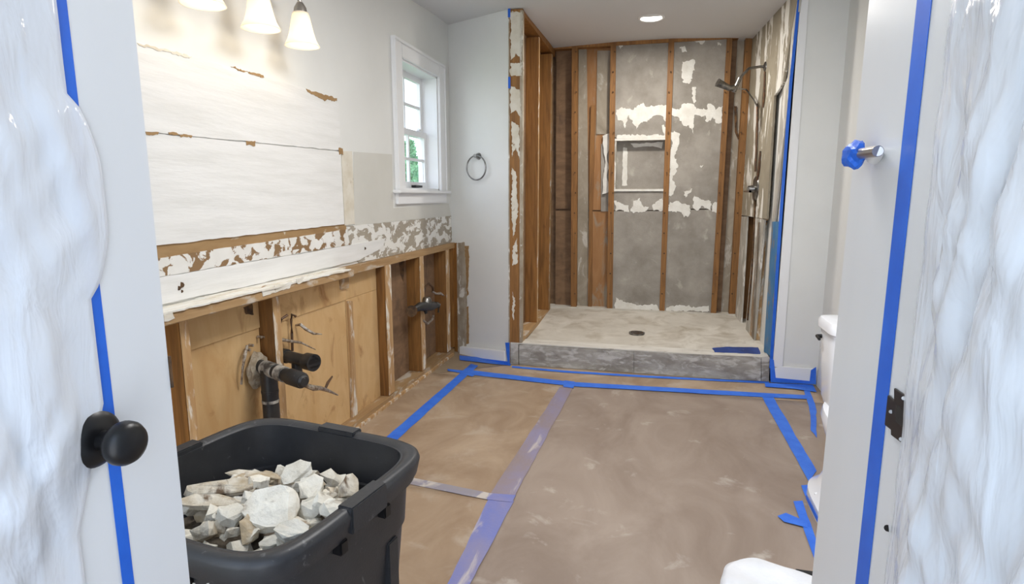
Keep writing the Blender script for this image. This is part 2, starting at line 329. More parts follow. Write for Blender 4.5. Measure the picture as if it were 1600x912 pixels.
# framing of the opened lower wall
box('header', (-1.64, 2.66, .842), (XS+.002, 4.36, .884), M['woodh'], wl)
box('bottom_plate', (-1.66, .2, 0), (-1.538, 4.30, .042), M['woodh'], wl)
box('plate_edging', (-1.538, 1.2, 0), (-1.523, 4.25, .018), M['woodpale'], wl)
def yat(x, y, X): return PX(X).at(x, y).y
for (x0, x1, yy) in [(285, 298, 560), (427, 438, 500), (603, 612, 480), (657, 663, 480), (697.5, 702.5, 470)]:
    a, b = yat(x0, yy, XS), yat(x1, yy, XS); b = max(b, a+.036)
    box('stud', (-1.645, a, .042), (XS, b, .845), M['wood'], wl, .003)
    box('stud_face', (XS, a, .05), (XS+.003, b, .842), M['woodpale'], wl)
box('stud', (-1.66, 4.325, .042), (-1.548, 4.364, .86), M['wood'], wl)
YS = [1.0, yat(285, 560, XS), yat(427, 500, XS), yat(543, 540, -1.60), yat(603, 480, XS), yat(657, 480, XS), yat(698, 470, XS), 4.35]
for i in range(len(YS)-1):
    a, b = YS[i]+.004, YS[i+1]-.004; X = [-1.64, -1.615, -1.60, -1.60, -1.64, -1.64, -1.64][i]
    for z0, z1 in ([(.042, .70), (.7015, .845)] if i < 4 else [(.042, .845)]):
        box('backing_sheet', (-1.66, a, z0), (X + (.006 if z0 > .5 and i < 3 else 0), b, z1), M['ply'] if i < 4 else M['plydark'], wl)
slab('batten', PX(-1.60), [(541, 470), (548, 470), (552, 560), (556, 648), (548, 655), (546, 560)], 0, .012, M['woodpale'], wl)
slab('batten', PX(-1.60), [(527, 425), (541, 421), (541, 450), (529, 452)], 0, .016, M['woodh'], wl)
torn('stain', PX(-1.615), [(380, 480), (394, 474), (396, 492), (384, 491)], 0.007, .001, M['soot'], wl, .004, .01, 2)
torn('stain', PX(-1.64), [(284, 494), (290, 490), (289, 528), (286, 528)], 0.01, .001, M['soot'], wl, .004, .01, 3)
torn('stain', PX(-1.64), [(623, 408), (632, 404), (630, 440), (626, 430)], 0, .001, M['soot'], wl, .004, .01, 4)
# window
w = empty('window_1', (XL, (WY0+WY1)/2, WZ0)); struct(T(w, 'white double hung window in deep casing'))
def wbox(n, a, b, m='trim', p=None, bev=.003): return box(n, a, b, M[m], p or w, bev)
YC0, YC1, ZC1 = 3.375, 4.235, 2.185
wbox('casing', (XL, YC0, WZ0), (XL+.022, WY0, ZC1)); wbox('casing', (XL, WY1, WZ0), (XL+.022, YC1, ZC1)); wbox('casing', (XL, WY0, WZ1), (XL+.022, WY1, ZC1))
wbox('stool', (XL-.1, YC0-.03, WZ0-.022), (XL+.05, YC1+.03, WZ0), bev=.005); wbox('apron', (XL, YC0, 1.195), (XL+.02, YC1, WZ0-.022))
wbox('casing_bead', (XL+.022, YC0, ZC1-.02), (XL+.03, YC1, ZC1)); wbox('casing_bead', (XL+.022, YC0, WZ0), (XL+.03, YC0+.018, ZC1-.02)); wbox('casing_bead', (XL+.022, YC1-.018, WZ0), (XL+.03, YC1, ZC1-.02))
for a, b in [((-1.73, WY0, WZ0), (XL+.002, WY0+.012, WZ1)), ((-1.73, WY1-.012, WZ0), (XL+.002, WY1, WZ1)), ((-1.73, WY0, WZ1-.012), (XL+.002, WY1, WZ1)), ((-1.73, WY0, WZ0), (XL+.002, WY1, WZ0+.012))]: wbox('reveal', a, b, bev=0)
zm = 1.675
for zz0, zz1, X in [(WZ0+.012, zm+.02, -1.675), (zm-.02, WZ1-.012, -1.70)]:
    sa = box('sash', (X-.014, WY0+.012, zz0), (X+.014, WY0+.055, zz1), M['trim'], w)
    y0, y1 = WY0+.055, WY1-.055
    box('stile', (X-.014, WY1-.055, zz0), (X+.014, WY1-.012, zz1), M['trim'], sa); box('rail', (X-.014, y0, zz0), (X+.014, y1, zz0+.045), M['trim'], sa); box('rail', (X-.014, y0, zz1-.04), (X+.014, y1, zz1), M['trim'], sa)
    ym, zc = (y0+y1)/2, (zz0+zz1)/2
    box('muntin', (X-.01, ym-.009, zz0+.045), (X+.01, ym+.009, zz1-.04), M['trim'], sa); box('muntin', (X-.009, y0, zc-.009), (X+.009, y1, zc+.009), M['trim'], sa)
    for a, b in ((y0, ym), (ym, y1)):
        for c, d in ((zz0+.045, zc), (zc, zz1-.04)): box('pane', (X-.002, a, c), (X+.002, b, d), M['glass'], sa)
box('sash_lock', (-1.66, 3.93, zm+.02), (-1.64, 3.98, zm+.032), M['trim'], w); box('lift_handle', (-1.661, 3.82, WZ0+.02), (-1.63, 3.94, WZ0+.034), M['black'], w)
# towel-ring wall
d = Vector((-PT.n.y, PT.n.x, 0)); a, b = Vector((XL, 4.38, 0)), Vector((-1.034, YF, 0))
wt = prism('wall_back', [a, b, Vector((-1.034, YF+.03, 0)), Vector((-1.06, 4.5, 0)), Vector((-1.6, 4.5, 0))], (0, 0, 1), 2.508, M['paint']); struct(T(wt, 'short pale wall holding the towel ring'))
slab('stud', PT, [(703.5, 382), (714, 379), (716, 550), (706, 556)], 0, .006, M['wood'], wt)
torn('mud_patch', PT, [(712, 380), (726, 378), (728, 420), (730, 470), (729, 540), (722, 550), (716, 552)], 0, .004, M['mudgrey'], wt, .006, .015, 1)
torn('mud_patch', PT, [(726, 384), (733, 384), (732, 460), (727, 468), (724, 420)], .0, .003, M['brown'], wt, .008, .012, 2)
torn('mud_patch', PT, [(725, 482), (732, 478), (733, 536), (727, 538)], .0, .003, M['brown'], wt, .008, .012, 3)
bl = slab('baseboard_back', PT, [(722.5, 540), (793, 547), (793, 568.5), (722.5, 560)], 0, .035, M['trim'], None, .003); struct(T(bl, 'short white baseboard under the towel ring'))
# shower: left stud wall
sl = boxes('wall_shower_left', [((-1.06, YF+.04, 0), (-1.05, 5.5, 2.5)), ((-1.05, YF+.04, 0), (-.955, 5.45, .17))], M['plydark']); struct(T(sl, 'stripped stud wall on the left of the shower'))
box('end_post', (-1.036, YF, 0), (-.945, YF+.04, 2.5), M['wood'], sl)
box('top_plate', (-1.05, YF+.04, 2.475), (-.95, 5.45, 2.53), M['wood'], sl)
box('bottom_plate', (-1.05, YF+.04, .165), (-.945, 5.45, .20), M['woodh'], sl)
box('trim_strip', (-.962, YF-.004, .17), (-.942, YF+.036, 2.49), M['mudgrey'], sl)
box('corner_bead', (-1.044, YF-.006, .17), (-1.036, YF+.01, 2.5), M['mudgrey'], sl)
for i, q in enumerate([[(798, 18), (816, 18), (816, 60), (815, 95), (806, 84), (798, 94)], [(798, 99), (815, 98), (815, 118), (798, 118)], [(798, 134), (812, 140), (815, 184), (806, 172), (798, 178)], [(800, 190), (811, 196), (812, 250), (806, 230), (800, 245)], [(800, 262), (806, 268), (810, 330), (802, 372), (800, 340)], [(800, 392), (808, 372), (809, 410), (801, 415)], [(801, 455), (805, 470), (803, 500), (801, 490)]]):
    torn('plaster_remnant', PF, q, .0, .004, M['mud'], sl, .009, .010, i)
PSL = PX(-.945)
for x, y in [(842, 300), (861, 300), (873, 300)]:
    Y = yat(x, y, -.945)
    if x == 873: Y = 5.31
    box('stud', (-1.05, Y-.038, .2), (-.948, Y, 2.46), M['wood'], sl, .003); box('stud_face', (-.948, Y-.038, .2), (-.945, Y, 2.46), M['woodpale'], sl)
# shower: back wall
sb = boxes('wall_shower_back', [((-1.06, 5.50, 0), (.85, 5.56, 2.58))], M['plydark']); struct(T(sb, 'stripped back wall of the shower with studs and cement board'))
def quad(n, xt0, xt1, yt, xb0, xb1, yb, Y0, t, m, bev=0): return slab(n, PY(Y0), [(xt0, yt), (xt1, yt), (xb1, yb), (xb0, yb)], 0, t, M[m], sb, bev)
box('top_plate', (-1.04, YB+.002, 2.528), (.75, 5.5, 2.56), M['wood'], sb)
box('bottom_plate', (-1.04, YB-.005, .15), (.75, 5.5, .215), M['pan'], sb)
for xt0, xt1, xb0, xb1 in [(896, 905, 894, 902.5), (955.5, 964, 949.5, 958), (1044.5, 1053.5, 1030, 1038), (1134, 1142.5, 1109, 1117.5), (1163, 1173, 1137, 1147)]:
    st = quad('stud', xt0, xt1, 60, xb0, xb1, 487, 5.49, .098, 'wood')
    P = PY(YB-.008)
    for k in range(13):
        f = (k+.6)/13.5; c = P.at((xt0+xt1)/2*(1-f)+(xb0+xb1)/2*f+random.uniform(-1.5, 1.5), 62+425*f)
        tube('nail_head', [c, c+Vector((0, -.004, 0))], .007, M['soot'], st, 6)
def pan4(n, t0, t1, b0, b1, y0, y1, Y, t, m, xtop=62, xbot=487):
    f0, f1 = (y0-xtop)/(xbot-xtop), (y1-xtop)/(xbot-xtop); L = lambda a, b, f: a*(1-f)+b*f
    return slab(n, PY(Y), [(L(t0, b0, f0), y0), (L(t1, b1, f0), y0), (L(t1, b1, f1), y1), (L(t0, b0, f1), y1)], 0, t, M[m], sb)
A = (963, 1046, 957, 1031.5); Bq = (1052, 1136, 1037, 1111)
for q, ya, yb in [(A, 66, 215), (A, 300, 328), (A, 329.5, 486), (Bq, 61, 326), (Bq, 327.5, 487)]: pan4('cement_board', *q, ya, yb, 5.425, .02, 'cement')
pan4('backing_sheet', 870, 897, 868, 895, 76, 326, 5.49, .02, 'plydark'); pan4('backing_sheet', 870, 897, 868, 895, 329, 480, 5.49, .02, 'plydark')
pan4('backing_sheet', 904, 917, 901, 922, 76, 481, 5.49, .03, 'plygrey')
pan4('backing_sheet', 917, 956, 922, 950, 72, 328, 5.49, .02, 'plyor'); pan4('backing_sheet', 917, 956, 921, 950, 330, 482, 5.49, .02, 'plyor')
pan4('torn_sheet', 934, 956, 928, 950, 80, 210, 5.485, .025, 'plygrey'); pan4('torn_sheet', 940, 956, 939, 950, 225, 330, 5.485, .025, 'cement')
slab('batten', PY(5.47), [(924, 165), (930, 165), (929, 240), (926, 330), (925, 478), (919, 478), (921, 330), (922, 240)], 0, .03, M['wood'], sb)
pan4('backing_sheet', 1142, 1152, 1118, 1126, 64, 487, 5.49, .02, 'plydark'); pan4('backing_sheet', 1152, 1165, 1126, 1139, 64, 487, 5.49, .025, 'plygrey')
slab('cable', PY(5.46), [(1147, 166), (1151, 166), (1151, 205), (1156, 215), (1153, 218), (1148, 206)], 0, .01, M['soot'], sb)
def oc(L, ox, oy, s=2.85): return [(ox+x/s, oy+y/s) for x, y in L]
PCB = PY(5.405); k = 0
for L in [[(522, 490), (560, 478), (595, 490), (640, 455), (650, 475), (745, 468), (750, 500), (745, 545), (720, 515), (690, 515), (660, 545), (640, 540), (610, 575), (595, 540), (575, 515), (560, 570), (552, 540), (525, 535)],
          [(770, 480), (800, 490), (820, 460), (870, 465), (880, 485), (925, 490), (930, 462), (950, 465), (960, 490), (995, 470), (990, 545), (965, 550), (955, 520), (925, 545), (915, 515), (900, 520), (870, 510), (865, 595), (845, 560), (820, 560), (795, 520), (770, 515)],
          [(815, 275), (865, 265), (870, 290), (860, 345), (850, 375), (820, 370), (812, 330)], [(862, 385), (878, 385), (870, 460), (862, 440)], [(805, 210), (825, 205), (835, 230), (815, 232)], [(860, 180), (915, 178), (905, 195), (880, 188)],
          [(532, 188), (560, 186), (552, 194), (536, 220)], [(970, 190), (990, 195), (985, 206), (972, 204)],
          [(725, 560), (748, 570), (748, 612), (735, 600)], [(760, 585), (800, 590), (800, 640), (782, 700), (797, 740), (770, 800), (790, 830), (765, 875), (742, 870), (760, 760), (755, 700), (770, 650)],
          [(525, 600), (745, 600), (745, 622), (525, 622)], [(820, 850), (860, 840), (830, 880)], [(895, 735), (910, 730), (900, 750)]]:
    k += 1; torn('thinset_patch', PCB, oc(L, 780, 0), 0, .003, M['thin'], sb, .015, .011, k)
for L in [[(515, 40), (545, 52), (575, 60), (578, 92), (545, 78), (520, 84)], [(600, 40), (625, 28), (640, 60), (665, 65), (650, 90), (600, 95), (585, 85)], [(680, 62), (728, 25), (738, 82), (690, 80)], [(752, 52), (800, 40), (850, 60), (848, 105), (825, 112), (800, 88), (752, 85)], [(866, 12), (900, 35), (945, 40), (940, 85), (905, 62), (880, 85), (864, 70)], [(942, 60), (972, 40), (972, 92), (950, 88)],
          [(520, 470), (560, 490), (640, 505), (700, 500), (718, 525), (515, 525)], [(745, 515), (800, 500), (880, 515), (930, 505), (935, 530), (745, 530)]]:
    k += 1; torn('thinset_patch', PCB, oc(L, 780, 300), 0, .003, M['thin'], sb, .015, .011, k)
torn('thinset_patch', PY(5.46), oc([(462, 605), (500, 593), (502, 640), (490, 660), (480, 700), (488, 740), (480, 790), (498, 850), (460, 865), (465, 780), (475, 720), (465, 660)], 780, 0), 0, .02, M['thin'], sb, .008, .02, 40)
# niche
n0, n1 = PCB.at(962.5, 219), PCB.at(1041, 296); nx0, nx1, nz1, nz0 = n0.x, n1.x, n0.z, n1.z
box('niche_back', (nx0, 5.485, nz0), (nx1, 5.499, nz1), M['cement'], sb)
for a, b in [((nx0-.012, 5.40, nz0), (nx0+.006, 5.49, nz1)), ((nx1-.006, 5.40, nz0), (nx1+.012, 5.49, nz1)), ((nx0-.012, 5.40, nz1-.004), (nx1+.012, 5.49, nz1+.014)), ((nx0-.02, 5.40, nz0-.014), (nx1+.02, 5.49, nz0+.006))]: box('niche_side', a, b, M['cementL'], sb)
for a, b in [((nx0-.01, 5.396, nz1-.006), (nx1+.01, 5.402, nz1+.012)), ((nx0-.01, 5.394, nz0-.016), (nx1+.01, 5.402, nz0+.004))]: box('niche_frame', a, b, M['thin'], sb)
torn('thinset_patch', PY(5.485), [(974, 230), (980, 231), (980, 290), (972, 290)], 0, .003, M['thin'], sb, .006, .02, 3); torn('thinset_patch', PY(5.485), [(985, 224), (1036, 222), (1034, 232), (1020, 228), (990, 230)], 0, .003, M['thin'], sb, .008, .02, 5)
# shower: right wall
P1 = Vector((.70, YB, 0)); P2 = Vector((.775, YF+.03, 0))
sr_ = prism('wall_shower_right', [P1-PR.n*.10+Vector((0, .2, 0)), P2-PR.n*.10, P2-PR.n*.09, P1-PR.n*.09+Vector((0, .2, 0))], (0, 0, 1), 2.55, M['plydark']); struct(T(sr_, 'right shower wall with streaked cement board and opened lower part'))
def rs(n, px, off, t, m, **k): return slab(n, PR, px, off, t, M[m], sr_, **k)
rs('cement_board', [(1176, 50), (1262, -60), (1247, 10), (1227, 130), (1213, 150), (1201, 342), (1160, 336)], -.014, .014, 'cementR')
rs('edge_board', [(1246, -10), (1256, -30), (1213, 346), (1209, 346), (1226, 140), (1234, 120)], -.014, .012, 'cementL')
rs('stud', [(1218, 142), (1226, 134), (1210, 345), (1204, 345)], -.09, .085, 'woodpale'); rs('stud', [(1213, 152), (1218, 146), (1206, 345), (1199, 342)], -.09, .05, 'wood')
rs('cement_board', [(1160, 338), (1170, 338), (1160, 505), (1148, 489)], -.014, .014, 'cementL')
rs('stud', [(1172, 338), (1180, 340), (1168, 512), (1162, 506)], -.09, .08, 'wood')
rs('cement_board', [(1183, 340), (1197, 343), (1181, 534), (1167, 516)], -.014, .014, 'cementL')
rs('stud', [(1198, 345), (1204, 347), (1188, 540), (1182, 534)], -.09, .06, 'wood'); rs('stud', [(1204, 347), (1209, 347), (1196, 548), (1189, 541)], -.09, .09, 'woodpale')
rs('waterproof_board', [(1209, 346), (1223, 346), (1206, 556), (1196, 549)], -.014, .012, 'blueboard')
for i, (xt, xb) in enumerate([(1176, 1147)]): rs('corner_strip', [(1172, 62), (1177, 60), (1149, 490), (1145, 490)], -.01, .012, 'woodpale')
# pan, curb, drain
bm = bmesh.new(); nx, ny = 20, 14; g = []
for j in range(ny+1):
    y = 4.2+(5.40-4.2)*j/ny; row = []
    for i in range(nx+1):
        x = -1.0+1.8*i/nx; r = math.hypot(x+.12, y-4.66)
        row.append(bm.verts.new((x, y, .148+.055*(j/ny)**1.2-.008*math.exp(-r*r*12)+.003*noise.noise(Vector((x*5, y*5, 0))))))
    g.append(row)
for j in range(ny):
    for i in range(nx): bm.faces.new((g[j][i], g[j][i+1], g[j+1][i+1], g[j+1][i]))
r = bmesh.ops.extrude_face_region(bm, geom=bm.faces[:])
for v in r['geom']:
    if isinstance(v, bmesh.types.BMVert): v.co.z = .0
pan = frombm('floor_shower', bm, M['pan'], None, True); struct(T(pan, 'bare mortar shower pan'))
cu = boxes('trim_1', [((-1.03, YF, 0), (.775, YF+.125, .160))], M['curb']); struct(T(cu, 'rough cement shower curb'))
prism('curb_top', [Vector((-1.03, YF-.004, .16)), Vector((.772, YF-.004, .16)), Vector((.772, YF+.125, .16)), Vector((-.96, YF+.13, .16))], (0, 0, 1), .008, M['pantop'], cu)
for q in [[(798, 536), (810.5, 537), (810.5, 571.5), (798, 570)], [(811.5, 538), (990, 549), (990, 585), (811.5, 571.5)], [(991, 549), (1188.5, 557), (1188.5, 594), (991, 585)], [(1189.5, 557), (1201, 556), (1201, 595), (1189.5, 594.5)]]: slab('curb_board', PF, q, 0, .010, M['curb'], cu)
torn('coating', PZ(.168), [(1113, 544), (1135, 542), (1185, 543), (1188, 553), (1117, 550)], 0, .003, M['bluedark'], cu, .006, .02, 1)
dc = PZ(.165).at(995, 520); dr = empty('floor_drain', (dc.x, dc.y, .158), 'round dark metal drain set in the mortar shower pan', 'drain')
tube('flange', [(dc.x, dc.y, .150), (dc.x, dc.y, .170)], .062, M['dullchrome'], dr, 28); tube('grate', [(dc.x, dc.y, .165), (dc.x, dc.y, .1715)], .048, M['soot'], dr, 28)
for i in range(-2, 3): box('grate_bar', (dc.x-.04, dc.y+i*.016-.002, .171), (dc.x+.04, dc.y+i*.016+.002, .1735), M['dullchrome'], dr)
# right return wall, right wall
wr = boxes('wall_return', [((.79, YF, 0), (1.2, YF+.1, 2.52)), ((.79, YF, 0), (.80, 5.5, 2.52))], M['paint']); struct(T(wr, 'pale wall return to the right of the shower'))
slab('casing_strip', PF, [(1252, -20), (1264, -20), (1222, 572), (1207, 572)], 0, .016, M['trim'], wr)
struct(T(boxes('wall_right', [((1.07, -.6, 0), (1.17, YF, 2.52))], M['paint']), 'pale wall beside the toilet'))
struct(T(slab('baseboard_right', PF, [(1219, 571), (1271, 575), (1271, 599), (1208, 594.5), (1208, 574)], 0, .018, M['trim'], None, .003), 'white baseboard under the wall return'))
# ================================================================ FLOOR PAPER
def sheet(name, pxs, m, z=.001, seed=0, amp=.0015):
    P = P0.pts(pxs) if not isinstance(pxs[0], Vector) else pxs
    a, b, c, d_ = P; bm = bmesh.new(); n = 40; g = []
    for j in range(n+1):
        row = []
        for i in range(n+1):
            u, v = i/n, j/n; p = (a*(1-u)+b*u)*(1-v)+(d_*(1-u)+c*u)*v
            e = min(1, 8*min(u, 1-u), 8*min(v, 1-v))
            h = noise.noise(Vector((p.x*5+seed, p.y*3, seed)))+.6*noise.noise(Vector((p.x*13, p.y*9, seed)))
            row.append(bm.verts.new((p.x, p.y, z+.0025+amp*h*e)))
        g.append(row)
    for j in range(n):
        for i in range(n): bm.faces.new((g[j][i], g[j][i+1], g[j+1][i+1], g[j+1][i]))
    r = bmesh.ops.extrude_face_region(bm, geom=bm.faces[:])
    for v in r['geom']:
        if isinstance(v, bmesh.types.BMVert): v.co.z = z
    return frombm(name, bm, m, None, 'all')
V = Vector
f0 = lambda x, y: P0.at(x, y)
YT = f0(895, 600).y   # cross tape line
tl0, tl1 = f0(595, 698), f0(741, 569); tm0, tm1, tm2 = f0(716, 912), f0(782, 779), f0(888, 603); tr0, tr1 = f0(1199, 620), f0(1268, 742)
xl, xm, xr = (tl0.x+tl1.x)/2, (tm0.x+tm2.x)/2, (tr0.x+tr1.x)/2
T(sheet('floor_paper', [V((-1.53, .3, 0)), V((xl, .3, 0)), V((xl, YT, 0)), V((-1.53, YT, 0))], M['paper'], 0, 1), 'narrow brown paper strip beside the opened stud wall', 'paper')
T(sheet('floor_paper', [V((xl, tm1.y, 0)), V((xm, tm1.y, 0)), V((xm, YT, 0)), V((xl, YT, 0))], M['paper'], 0, 2), 'brown floor paper between solid blue tape and faded lengthwise tape', 'paper')
T(sheet('floor_paper', [V((xl, .3, 0)), V((xm, .3, 0)), V((xm, tm1.y, 0)), V((xl, tm1.y, 0))], M['paper'], 0, 3), 'brown floor paper beside the black rubble bin', 'paper')
T(sheet('floor_paper', [V((xm, .3, 0)), V((xr, .3, 0)), V((xr, YT, 0)), V((xm, YT, 0))], M['paper2'], 0, 4), 'widest brown floor paper sheet with white dust smears', 'paper')
T(sheet('floor_paper', [V((xr, .3, 0)), V((1.06, .3, 0)), V((1.06, YT, 0)), V((xr, YT, 0))], M['paper2'], 0, 5), 'narrow brown floor paper strip under the toilet', 'paper')
T(sheet('floor_paper', [V((-1.5, YT, 0)), V((1.06, YT, 0)), V((1.06, YF-.012, 0)), V((-1.03, YF-.012, 0))], M['paper'], 0, 6), 'brown floor paper strip along the shower curb', 'paper')
def tape(px, m, label, z=.0075, torn_=.003, seed=0, t=.0006):
    z -= .0026
    P = tear(PZ(z).pts(px), torn_, .05, seed)
    for p in P: p.z = z
    return T(prism('masking_tape', P, (0, 0, 1), t, M[m]), label, 'tape')
tape([(586, 698), (606, 700), (747, 571), (736, 568)], 'blue', 'solid blue tape running lengthwise from the bin to the towel ring wall', seed=1)
tape([(699, 576), (728, 579), (745, 584), (738, 588), (718, 582), (700, 579)], 'blue', 'short stray end of blue tape at the wall corner', .0085, seed=2)
tape([(735, 578), (895, 596.5), (1190, 613.5), (1262, 617), (1262, 623), (1190, 620), (895, 603), (735, 585)], 'blue', 'blue tape running crosswise in front of the shower curb', .009, seed=3)
tape([(800, 571.5), (880, 578.5), (1000, 586), (1202, 596), (1202, 599), (1000, 589), (880, 581.5), (800, 574)], 'blue', 'thin blue tape line at the foot of the shower curb', seed=4)
tape([(875, 604), (897, 602), (805, 773), (766, 771)], 'bluefade', 'faded tape seam with a white crease toward the shower', seed=5)
tape([(764, 778), (803, 782), (733, 914), (698, 914)], 'bluemid', 'worn bluish tape seam beside the rubble bin', seed=6)
tape([(640, 745), (768, 771), (764, 781), (636, 755)], 'bluegrey', 'dusty grey crosswise tape reaching behind the bin', seed=7)
tape([(764, 770), (806, 773), (800, 784), (760, 780)], 'bluemid', 'small blue tape patch where two faded seams cross', .009, seed=8)
tape([(882, 594), (898, 596), (896, 606), (880, 604)], 'blue', 'small blue tape square at the top of the faded seam', .0105, seed=9)
tape([(1190, 619), (1208, 620), (1276, 735), (1264, 752)], 'blue', 'solid blue tape running lengthwise toward the toilet', seed=10)
tape([(1256, 606), (1264, 606), (1276, 640), (1276, 684), (1267, 672), (1266, 645)], 'blue', 'ragged blue tape along the wall behind the toilet', .0085, .006, 11)
tape([(1195, 598), (1270, 601), (1276, 612), (1240, 607), (1196, 604)], 'blue', 'blue tape on the paper under the wall return', .011, seed=12)
tape([(1240, 783), (1254, 782), (1276, 845), (1272, 872)], 'blue', 'blue tape strip at the foot of the toilet', .009, seed=13)
tape([(1215, 806), (1228, 801), (1262, 815), (1262, 824), (1225, 815)], 'blue', 'short ragged blue tape piece crossing the strip at the toilet foot', .0105, .005, 14)
tape([(1252, 758), (1266, 757), (1274, 775), (1258, 775)], 'blue', 'small blue tape scrap touching the toilet base', .0095, seed=15)
tape([(718, 555), (760, 559), (798, 564), (798, 571), (760, 567), (718, 562)], 'blue', 'blue tape on the paper under the towel ring baseboard', seed=16)
def wtape(plane, px, off, m, label, seed=0):
    return T(slab('masking_tape', plane, px, off, .0012, M[m]), label, 'tape')
wtape(PT, [(722.5, 556), (793, 564.5), (789.5, 535), (796, 535), (796.5, 572), (722.5, 564)], .0355, 'blue', 'blue tape edging the short baseboard under the towel ring')
wtape(PF, [(1248, -20), (1253, -20), (1238, 130), (1223, 330), (1207, 575), (1202, 575), (1218, 330), (1233, 130)], .0165, 'bluedeep', 'long vertical blue tape on the shower wall return')
wtape(PF, [(1203, 560), (1209, 562), (1212, 590), (1265, 595), (1267, 578), (1275, 573), (1275, 600), (1204, 597)], .0185, 'blue', 'blue tape edging the baseboard under the wall return')
wtape(PF, [(793.5, 13), (797.5, 13), (797.5, 27), (793.5, 27)], .007, 'bluedeep', 'blue tape scrap at the top of the shower end post')
wtape(PF, [(794, 120), (797.5, 120), (797.5, 138), (794, 138)], .007, 'bluedeep', 'blue tape scrap partway up the shower end post')
# ================================================================ DOORS
XD = -.65; PD = PX(XD); XJ = .28; PJ = Plane((XJ, 0, 0), (-1, 0, 0))
d1 = struct(T(box('door_1', (XD-.04, -.22, 0.012), (XD, .647, 2.03), M['doorw'], None, .002), 'white door leaf with black knob'))
kc = PD.at(147, 686); kn = T(tube('knob', [(XD, kc.y, kc.z), (XD+.004, kc.y, kc.z), (XD+.010, kc.y, kc.z), (XD+.014, kc.y, kc.z)], [.034, .034, .028, .014], M['black'], d1, 32), 'black door knob')
tube('stem', [(XD+.012, kc.y, kc.z), (XD+.03, kc.y, kc.z)], .0125, M['black'], kn, 20)
R = [(.028, .013), (.031, .018), (.036, .0235), (.043, .0265), (.05, .0262), (.056, .023), (.06, .016), (.061, .004)]
tube('handle', [(XD+a, kc.y, kc.z) for a, _ in R], [b for _, b in R], M['black'], kn, 28)
box('latch_plate', (XD-.03, .646, .985), (XD+.0015, .6495, 1.03), M['soot'], d1)
ja, jb = PJ.at(1357, 0), PJ.at(1267, 912); jy = lambda z: jb.y+(ja.y-jb.y)*(z-jb.z)/(ja.z-jb.z)
d2 = struct(T(prism('door_2', [V((XJ, -.3, .012)), V((XJ, jy(.012), .012)), V((XJ, jy(2.4), 2.4)), V((XJ, -.3, 2.4))], (1, 0, 0), .11, M['doorw'], None, .003), 'white jamb leaf with black strike plate'))
def jp(x, y, off=0): return PJ.at(x, y, off)
sp = slab('strike_plate', PJ, [(1391, 617), (1401, 626), (1401, 606), (1431, 627), (1427, 703), (1396, 680), (1396, 672), (1386, 664)], 0, .003, M['black'], d2, .0008); T(sp, 'black metal strike plate')
slab('latch_hole', PJ, [(1401, 632), (1414, 642), (1412, 668), (1399, 658)], .003, .0004, M['dark'], sp); slab('latch_lip', PJ, [(1415, 643), (1424, 648), (1421, 672), (1413, 668)], .003, .0012, M['dullchrome'], sp)
for q in [(1412, 622), (1392, 643), (1408, 686)]: tube('screw', [jp(*q, .003), jp(*q, .004)], .0022, M['dullchrome'], sp, 10)
tube('screw_hole', [jp(1387, 825, 0), jp(1387, 825, .001)], .004, M['dark'], d2, 10)
def vtape(plane, px, off, label): return T(slab('masking_tape', plane, px, off, .0006, M['bluedeep']), label, 'tape')
def ypl(plane, x, y): return plane.at(x, y).y
def vstrip(plane, X, off, xa, xb, y, label):
    ya, yb = ypl(plane, xa, y), ypl(plane, xb, y); n = plane.n
    return T(box('masking_tape', (X+n.x*off, min(ya, yb), .02), (X+n.x*(off+.0006), max(ya, yb), 1.98), M['bluedeep']), label, 'tape')
vstrip(PD, XD, .0005, 136, 156, 456, 'vertical blue tape on the door leaf with the knob')
vstrip(PJ, XJ, .0005, 1386, 1407, 456, 'vertical blue tape on the jamb beside the strike plate')
# plastic sheets: wrinkled film hung over the doors
def film(name, X, sgn, y0, y1, z0, z1, edge, label, seed, depth=.034):
    bm = bmesh.new(); ny, nz = 110, 150; g = []
    for j in range(nz+1):
        z = z0+(z1-z0)*j/nz; row = []
        for i in range(ny+1):
            u = i/ny; e = edge(z); y = y0+(e-y0)*u
            h = .5+.55*noise.noise(Vector((y*13+seed+z*2.4, z*1.6, seed)))+.3*noise.noise(Vector((y*34+z*9, z*3.2, seed+4)))+.22*noise.noise(Vector((y*16-z*16, z*7, seed+9)))+.10*abs(noise.noise(Vector((y*50-z*22, z*9+y*12, seed+2))))
            h = max(.02, h)*min(1, (1-u)*10+.05)
            row.append(bm.verts.new((X+sgn*(.003+depth*h), y, z)))
        g.append(row)
    for j in range(nz):
        for i in range(ny): bm.faces.new((g[j][i], g[j][i+1], g[j+1][i+1], g[j+1][i]))
    o = frombm(name, bm, M['film'], None, 'all')
    sm = o.modifiers.new('thick', 'SOLIDIFY'); sm.thickness = .0004
    return T(o, label, 'plastic sheet')
yt1 = PD.at(137, 456).y; yt2 = PJ.at(1408, 456).y
def e1(z):
    b = yt1
    if 1.135 < z < 1.36: b += .032*min(1, (z-1.135)/.07, (1.36-z)/.07)**.5
    if z < 1.0: b -= min(.05, (1.0-z)*.35)
    return b
film('plastic_sheet', XD, 1, -.2, 0, .03, 1.97, e1, 'wrinkled clear plastic sheet taped over the door with the knob', 3)
def e2(z): return yt2-.055-.05*max(0, min(1, (1.15-z)/.2))*0-.008*noise.noise(Vector((z*14, 1, 2)))
film('plastic_sheet', XJ, -1, -.25, 0, .03, 1.97, e2, 'wrinkled clear plastic sheet hanging beside the strike plate', 11, .038)
